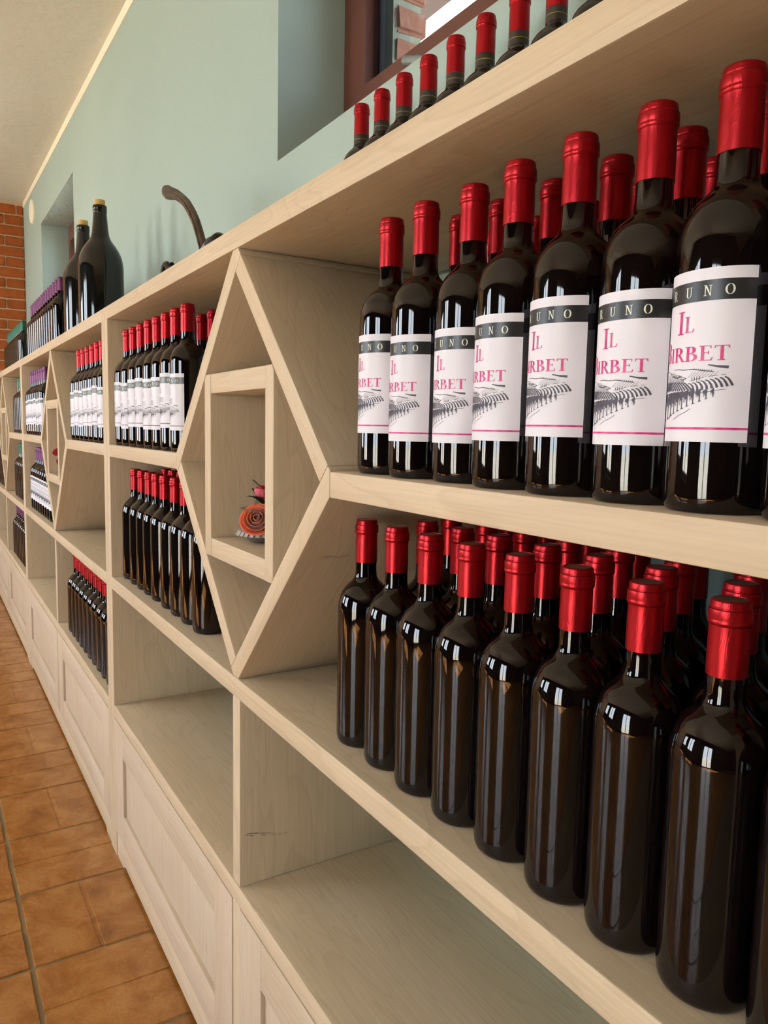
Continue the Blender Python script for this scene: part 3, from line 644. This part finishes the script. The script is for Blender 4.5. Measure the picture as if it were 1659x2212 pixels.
# nearest unit, right bays
row(kA, [(0.719*S, .116*S), (.894*S, .110*S), (1.069*S, .126*S), (1.246*S, .109*S), (1.420*S, .109*S), (1.593*S, .118*S), (1.757*S, .113*S), (1.93*S, .115*S)], ZMT, [6, 8, 9, 1, 3, 5, 0.5, 0], 'red-capped bottle with magenta-lettered label', 'front row, nearest upper shelf', 'magenta-lettered bottles on nearest upper shelf', jitter=0.4, lift=(0, -8, -8, -4, 1, -4, 0, -3))
row(kA, U([0.851, 1.016, 1.20, 1.38, 1.553, 1.723, 1.90], .255), ZMT, 0, 'red-capped bottle with magenta-lettered label', 'second row, nearest upper shelf', 'magenta-lettered bottles on nearest upper shelf', jitter=8, lift=(-2, 0, -6, -3, 1))
row(kA, U([0.784, .958, 1.13, 1.30, 1.486, 1.66, 1.84], .428), ZMT, 0, 'red-capped bottle with magenta-lettered label', 'third row, nearest upper shelf', 'magenta-lettered bottles on nearest upper shelf', jitter=8, lift=(-2, 0, -6, -3, 1))
row(kC, [(x*S, y*S) for x, y in ((.566, .143), (.742, .140), (.915, .136), (1.089, .136), (1.263, .137), (1.438, .136), (1.608, .141), (1.776, .146), (1.952, .146))], ZLT, 0, 'unlabelled red-capped bottle', 'front row, nearest lower shelf', 'unlabelled bottles on nearest lower shelf', jitter=90)
row(kC, U([.665, .84, .998, 1.181, 1.347, 1.517, 1.697, 1.875], .297), ZLT, 0, 'unlabelled red-capped bottle', 'second row, nearest lower shelf', 'unlabelled bottles on nearest lower shelf', jitter=90)
row(kC, U([.561, .739, .913, 1.085, 1.26, 1.435, 1.61, 1.79], .465), ZLT, 0, 'unlabelled red-capped bottle', 'third row, nearest lower shelf', 'unlabelled bottles on nearest lower shelf', jitter=90)
row(kC, U([.65, .825, 1.0, 1.175, 1.35, 1.535], .635), ZLT, 0, 'unlabelled red-capped bottle', 'rear row, nearest lower shelf', 'unlabelled bottles on nearest lower shelf', jitter=90)
# nearest unit, left bays
row(kB, U([-2.24, -2.075, -1.90, -1.73, -1.56, -1.39, -1.222, -1.047], .09), ZMT, [0, 6, 0, 0, 6, 0, 7, 0], 'red-capped bottle with grey-banded label', 'left of nearest diamond, front row', 'grey-banded bottles left of nearest diamond', jitter=1, lift=(0, -5, 0, 0, -5, -5, 0, -5))
row(kB, U([-1.51, -1.332, -1.158], .255), ZMT, 0, 'red-capped bottle with grey-banded label', 'left of nearest diamond, second row', 'grey-banded bottles left of nearest diamond')
row(kC, U([-2.30, -2.115, -1.945, -1.79, -1.62, -1.42, -1.24, -1.06, -.873], .135), ZLT, 0, 'unlabelled red-capped bottle', 'below left of nearest diamond, front row', 'unlabelled bottles below left of nearest diamond', jitter=90)
row(kC, U([-2.27, -2.10, -1.92, -1.745], .315), ZLT, 0, 'unlabelled red-capped bottle', 'below left of nearest diamond, second row', 'unlabelled bottles below left of nearest diamond', jitter=90)
# middle unit
st = lambda a, n, y, p=0.1752: U([a+p*k for k in range(n)], y)
row(kB, st(-3.80, 7, .085), ZMT, 0, 'red-capped bottle with grey-banded label', 'upper right bay of middle bookcase', 'labelled bottles in middle bookcase', lift=(-4, 0, -4, 0, 0, 3))
row(kC, st(-4.39, 10, .12), ZCT, 0, 'unlabelled red-capped bottle', 'lowest right bay of middle bookcase', 'red-capped bottles in lowest bay of middle bookcase', jitter=90)
row(kE, st(-6.87, 7, .10), ZMT, 0, 'purple-capped bottle with white label', 'upper left bay of middle bookcase', 'purple-capped labelled bottles in middle bookcase', lift=(-4, 0, 0, -1, 3))
row(kE2, st(-6.88, 9, .13), ZLT, 0, 'purple-capped bottle with narrow white label', 'lower left bay of middle bookcase', 'purple-capped narrow-labelled bottles in middle bookcase')
# farthest unit
row(kG, st(-8.43, 7, .12), ZMT, 0, 'green-capped dark bottle', 'upper right bay of farthest bookcase', 'green-capped bottles in farthest bookcase', jitter=90)
row(kG, st(-8.59, 8, .13), ZLT, 0, 'green-capped dark bottle', 'lower right bay of farthest bookcase', 'green-capped bottles in farthest bookcase', jitter=90)
row(kP, st(-9.06, 10, .13), ZCT, 0, 'purple-capped unlabelled bottle', 'lowest right bay of farthest bookcase', 'purple-capped bottles in farthest bookcase', jitter=90)
row(kP, st(-11.3, 8, .13), ZLT, 0, 'purple-capped unlabelled bottle', 'lower left bay of farthest bookcase', 'purple-capped bottles in farthest bookcase', jitter=90)
# on top of the units
row(kD, U([-.508+.1718*k for k in range(11)], .706), ZTT, 0, 'red-capped bottle with dark neck label', 'on top below the window', 'bottles on top of nearest bookcase', jitter=90)
row(kP, [(-3.36+.0772*k, .095) for k in range(13)], ZTT, 0, 'purple-capped unlabelled bottle', 'on top of middle bookcase', 'purple-capped bottles on top of middle bookcase', jitter=90)
row(kP, [(-2.72+.0772*k, .176) for k in range(5)], ZTT, 0, 'purple-capped unlabelled bottle', 'rear row atop middle bookcase', 'purple-capped bottles on top of middle bookcase', jitter=90)
row(kG, [(-4.90+.0772*k, .12) for k in range(12)], ZTT, 0, 'green-capped dark bottle', 'on top of farthest bookcase', 'green-capped bottles on top of farthest bookcase', jitter=90)

# two very large corked bottles
RM = 0.0776
mag_prof = [(0, 0.008), (0.045, 0.004), (0.066, 0.0), (0.0725, 0.003), (0.0762, 0.012), (RM, 0.026), (RM, 0.12), (RM, 0.228), (0.0771, 0.243), (0.0757, 0.257), (0.0731, 0.270), (0.0690, 0.283), (0.0632, 0.296), (0.0560, 0.308), (0.0480, 0.319), (0.0405, 0.329), (0.0345, 0.339), (0.0305, 0.350), (0.0282, 0.364),
            (0.0262, 0.385), (0.0240, 0.410), (0.0226, 0.426), (0.0226, 0.428), (0.0240, 0.4295), (0.0242, 0.4325), (0.0238, 0.4345), (0.0228, 0.4355), (0.0240, 0.4375), (0.0241, 0.4490), (0.0227, 0.4520), (0.0175, 0.4520), (0.0170, 0.437)]
MAG = lathe('bottle_glass', mag_prof, 64, math.radians(45)); MAG.materials.append(glass_mat('magnum_glass', (0.006, 0.006, 0.005, 1), 0.07))
CORKM = lathe('cork', [(0, 0.425), (0.0165, 0.425), (0.0165, 0.448), (0.0178, 0.454), (0.0181, 0.4705), (0.0174, 0.4715), (0, 0.4715)], 32); CORKM.materials.append(CORK)
for x, y, lb in ((-1.7886, 0.132, 'nearer of two huge dark corked bottles on top of middle bookcase'), (-2.1116, 0.132, 'farther of two huge corked bottles, half hidden behind the other')):
    r = empty('large_wine_bottle', (x, y, ZTT)); link('bottle_glass', MAG, r); link('cork', CORKM, r); tag(r, lb, 'bottle', 'two huge corked bottles')

# old corking tool with a curved lever, lying on the nearest bookcase
r = empty('corking_tool', (-0.80, 0.154, ZTT)); tag(r, 'old dark corking tool with curved brown lever on top of nearest bookcase', 'tool')
lev = [(-1.040, 1.893), (-1.030, 1.886), (-1.008, 1.877), (-0.975, 1.866), (-0.930, 1.852), (-0.880, 1.830), (-0.835, 1.806), (-0.795, 1.776), (-0.762, 1.745), (-0.735, 1.712), (-0.712, 1.680), (-0.695, 1.655), (-0.685, 1.62)]
rad = [(0.006, 0.005), (0.015, 0.010), (0.0185, 0.012), (0.0165, 0.012), (0.0135, 0.011), (0.0125, 0.010), (0.0125, 0.010), (0.013, 0.010), (0.0135, 0.010), (0.014, 0.010), (0.015, 0.010), (0.015, 0.011), (0.014, 0.011)]
lv = link('lever', tube('lever', [(x+0.80, 0, z-ZTT) for x, z in lev], rad, 16), r, RUST)
rib = link('lever_rib', tube('lever_rib', [(x+0.80+0.004, -0.0095, z-ZTT) for x, z in lev[2:]], [0.0035]*11, 8), lv, RUST)
bd = link('tool_body', tube('tool_body', [(-0.10, 0, 0.038), (-0.04, 0, 0.038), (0.06, 0, 0.040), (0.10, 0, 0.048), (0.135, 0, 0.062), (0.16, 0, 0.075), (0.185, 0, 0.088)], [(0.022, 0.022), (0.030, 0.026), (0.034, 0.028), (0.038, 0.030), (0.036, 0.030), (0.036, 0.030), (0.034, 0.028)], 18), r, ZINC)
link('knob', tube('knob', [(0.186, 0, 0.088), (0.192, 0, 0.094), (0.212, 0, 0.100), (0.222, 0, 0.100)], [(0.026, 0.024), (0.024, 0.024), (0.020, 0.020), (0.010, 0.010)], 16), bd, BLACKM)
link('tool_rod', tube('tool_rod', [(-0.24, 0, 0.030), (-0.17, 0, 0.032), (-0.10, 0, 0.036)], [0.012, 0.013, 0.016], 12), r, BLACKM)
ringp = [(-0.230+0.030*math.cos(a), 0, 0.090+0.034*math.sin(a)) for a in [2*PI*k/20 for k in range(21)]]
link('tool_ring', tube('tool_ring', ringp, [0.009]*21, 10), r, BLACKM)
link('tool_lug', tube('tool_lug', [(-0.20, 0, 0.03), (-0.19, 0, 0.08), (-0.178, 0, 0.112), (-0.17, 0, 0.116)], [0.012, 0.013, 0.012, 0.005], 10), r, BLACKM)
link('tool_foot', boxes_mesh('tool_foot', [(-0.24, -0.20, -0.03, 0.03, 0, 0.022), (0.02, 0.12, -0.035, 0.035, 0, 0.015)]), r, BLACKM)

# round cream vent cover high on the wall
r = link('wall_vent', lathe('wall_vent', [(0, 0.030), (0.055, 0.024), (0.084, 0.019), (0.092, 0.008), (0.092, 0.0), (0, 0)], 40), None, CREAMP, (-5.62, YB, 2.91)); r.rotation_euler = (PI/2, 0, 0)
tag(r, 'round cream vent cover high on the teal wall near the brick corner', 'vent')

# ------------------------------------------------------------------ flowers in the diamonds
def petal_mesh(w_, h_, curl, seed):
    rnd = random.Random(seed); bm = bmesh.new(); n, k = 6, 6; G = []
    for i in range(n+1):
        v = i/n; rw = []
        for j in range(k+1):
            u = j/k*2-1; ww = w_*math.sin(PI*min(0.96, 0.12+v*0.80))**0.7
            x = u*ww/2; z = v*h_+(-0.12*h_*u*u*v); y = -curl*(u*u*0.6) + curl*0.9*v**3 - 0.25*curl*math.sin(v*PI)
            rw.append(bm.verts.new((x, -y, z)))
        G.append(rw)
    for i in range(n):
        for j in range(k): bm.faces.new((G[i][j], G[i][j+1], G[i+1][j+1], G[i+1][j]))
    bmesh.ops.solidify(bm, geom=bm.faces[:], thickness=0.0006)
    return finish(bm, 'petal', True)
def cup_petal(Rr, Hh, a0, span, flare, th=0.0006):
    """one curled petal of a rose: a patch of a cup round the z axis with a turned-out rim"""
    bm = bmesh.new(); G = []; n, k = 7, 7
    for i in range(n+1):
        v = i/n; rw = []
        for j in range(k+1):
            u = j/k*2-1; ph = a0+u*span/2*(0.55+0.45*math.sin(PI*min(v*0.75+0.12, 1)))
            r_ = Rr*(math.sin(PI*0.5*min(1, v*1.15))**0.75)*(1+flare*max(0, v-0.6)**1.5*3)
            z = Hh*v*(1-0.10*u*u)-flare*Hh*0.9*max(0, v-0.72)**1.4*2
            rw.append(bm.verts.new((r_*math.cos(ph), r_*math.sin(ph), z)))
        G.append(rw)
    for i in range(n):
        for j in range(k): bm.faces.new((G[i][j], G[i][j+1], G[i+1][j+1], G[i+1][j]))
    bmesh.ops.remove_doubles(bm, verts=bm.verts[:], dist=1e-6)
    bmesh.ops.solidify(bm, geom=bm.faces[:], thickness=th)
    return finish(bm, 'petal', True)
def rose(root, name, loc, axis, size, layers):
    r = empty(name, loc); r.parent = root; r.rotation_euler = Vector(axis).to_track_quat('Z', 'Y').to_euler()
    for L_, (cnt, rr, hh, flare, mat) in enumerate(layers):
        for k in range(cnt):
            link('petal', cup_petal(rr*size, hh*size, 2*PI*k/cnt+L_*0.9, 2*PI/cnt*1.45, flare), r, mat)
    return r
def Euler_lean(lean, a):
    # the petal's inner side faces the axis; it leans outwards by 'lean'
    M = Matrix.Rotation(a+PI/2, 3, 'Z') @ Matrix.Rotation(lean, 3, 'X')
    return M.to_euler()
vx = -0.117
v = empty('rose_ornament', (vx, 0.066, 1.050)); tag(v, 'coral rose with red bud and white lace in a small clear vase, nearest diamond', 'ornament')
link('vase', lathe('vase', [(0, 0.001), (0.018, 0.0), (0.030, 0.006), (0.041, 0.018), (0.046, 0.032), (0.044, 0.044), (0.036, 0.054), (0.040, 0.060), (0.0385, 0.060), (0.034, 0.054), (0.042, 0.043), (0.0435, 0.032), (0.039, 0.019), (0.028, 0.009), (0, 0.004)], 32), v, VASE)
rose(v, 'rose', (0.018, -0.016, 0.036), (0.70, -0.45, 0.55), 0.025, [(2, 0.22, 1.00, 0.0, PETAL), (3, 0.42, 1.0, 0.06, PETAL), (3, 0.62, 0.95, 0.14, PETAL), (4, 0.82, 0.86, 0.22, PETAL), (5, 0.98, 0.66, 0.34, PETAL)])
rose(v, 'rose_bud', (0.004, -0.002, 0.070), (-0.10, -0.10, 1), 0.026, [(2, 0.20, 1.15, 0.0, PETALR), (3, 0.36, 1.1, 0.03, PETALR), (3, 0.46, 1.0, 0.10, PETALP)])
link('stem', tube('stem', [(0.004, 0.004, 0.004), (0.004, 0.002, 0.04), (0.002, -0.002, 0.076)], [0.0016]*3, 8), v, LEAF)
link('sepal', tube('sepal', [(0.0, -0.004, 0.096), (-0.012, -0.006, 0.101), (-0.024, -0.008, 0.106), (-0.030, -0.008, 0.107)], [0.0022, 0.0014, 0.0016, 0.001], 8), v, LEAF)
for k, (a, t_) in enumerate(((0.5, 0.4), (2.4, 0.9), (3.6, 0.6), (5.0, 1.0))):
    l_ = link('leaf', petal_mesh(0.020, 0.034, 0.006, 70+k), v, LEAF, (0.004*math.cos(a), 0.004*math.sin(a), 0.068)); l_.rotation_euler = Euler_lean(t_, a)
rb = bmesh.new(); G = []
for i in range(13):
    t_ = i/12; G.append([rb.verts.new((-0.030+0.030*t_+0.004*math.sin(t_*9), -0.004-0.004*math.cos(t_*7), 0.048+0.046*t_)), rb.verts.new((-0.010+0.016*t_, -0.014+0.003*math.sin(t_*8), 0.040+0.046*t_))])
for a, b in zip(G, G[1:]): rb.faces.new((a[0], a[1], b[1], b[0]))
bmesh.ops.solidify(rb, geom=rb.faces[:], thickness=0.0006)
link('ribbon', finish(rb, 'ribbon', True), v, LACE)
lb = bmesh.new(); G = []                                 # scalloped lace collar with holes
for i in range(49):
    a = -PI*0.95+i/48*PI*0.9
    for_r = []
    for rr, zz in ((0.030, 0.030), (0.036, 0.026), (0.0425, 0.021), (0.0470+0.0022*abs(math.sin(i*PI/4)), 0.014)):
        for_r.append(lb.verts.new((rr*math.cos(a), rr*math.sin(a), zz)))
    G.append(for_r)
for i in range(48):
    for j in range(3):
        if j == 1 and i % 3 == 1: continue
        if j == 2 and i % 4 == 2: continue
        lb.faces.new((G[i][j], G[i+1][j], G[i+1][j+1], G[i][j+1]))
bmesh.ops.solidify(lb, geom=lb.faces[:], thickness=0.0007)
link('lace', finish(lb, 'lace'), v, LACE)
v = empty('flower_ornament', (-2.055, 0.045, 1.050)); tag(v, 'small deep red flower with olive leaves in the middle bookcase diamond', 'ornament')
link('vase', lathe('vase', [(0, 0.001), (0.020, 0.0), (0.030, 0.010), (0.030, 0.030), (0.018, 0.044), (0.022, 0.052), (0.0205, 0.052), (0.016, 0.044), (0.028, 0.030), (0.028, 0.011), (0, 0.004)], 28), v, VASE)
link('stem', tube('stem', [(0.0, 0, 0.004), (-0.01, -0.004, 0.05), (-0.05, -0.012, 0.078)], [0.0018]*3, 8), v, LEAF)
rose(v, 'rose', (-0.050, -0.018, 0.078), (-0.6, -0.2, 0.7), 0.024, [(2, 0.25, 1.1, 0.0, PETAL), (3, 0.5, 1.0, 0.1, PETALR), (4, 0.75, 0.85, 0.25, LEAF), (4, 0.85, 0.8, 0.30, PETALR)])
for k, (a, t_, p_) in enumerate(((3.0, 1.3, (-0.03, -0.014, 0.084)), (3.5, 1.1, (-0.035, -0.022, 0.080)), (2.4, 1.0, (-0.02, -0.01, 0.088)), (3.2, 2.2, (-0.03, -0.02, 0.065)))):
    l_ = link('leaf', petal_mesh(0.024, 0.050, 0.006, 90+k), v, LEAF if k < 3 else PETALR, p_); l_.rotation_euler = Euler_lean(t_, a)
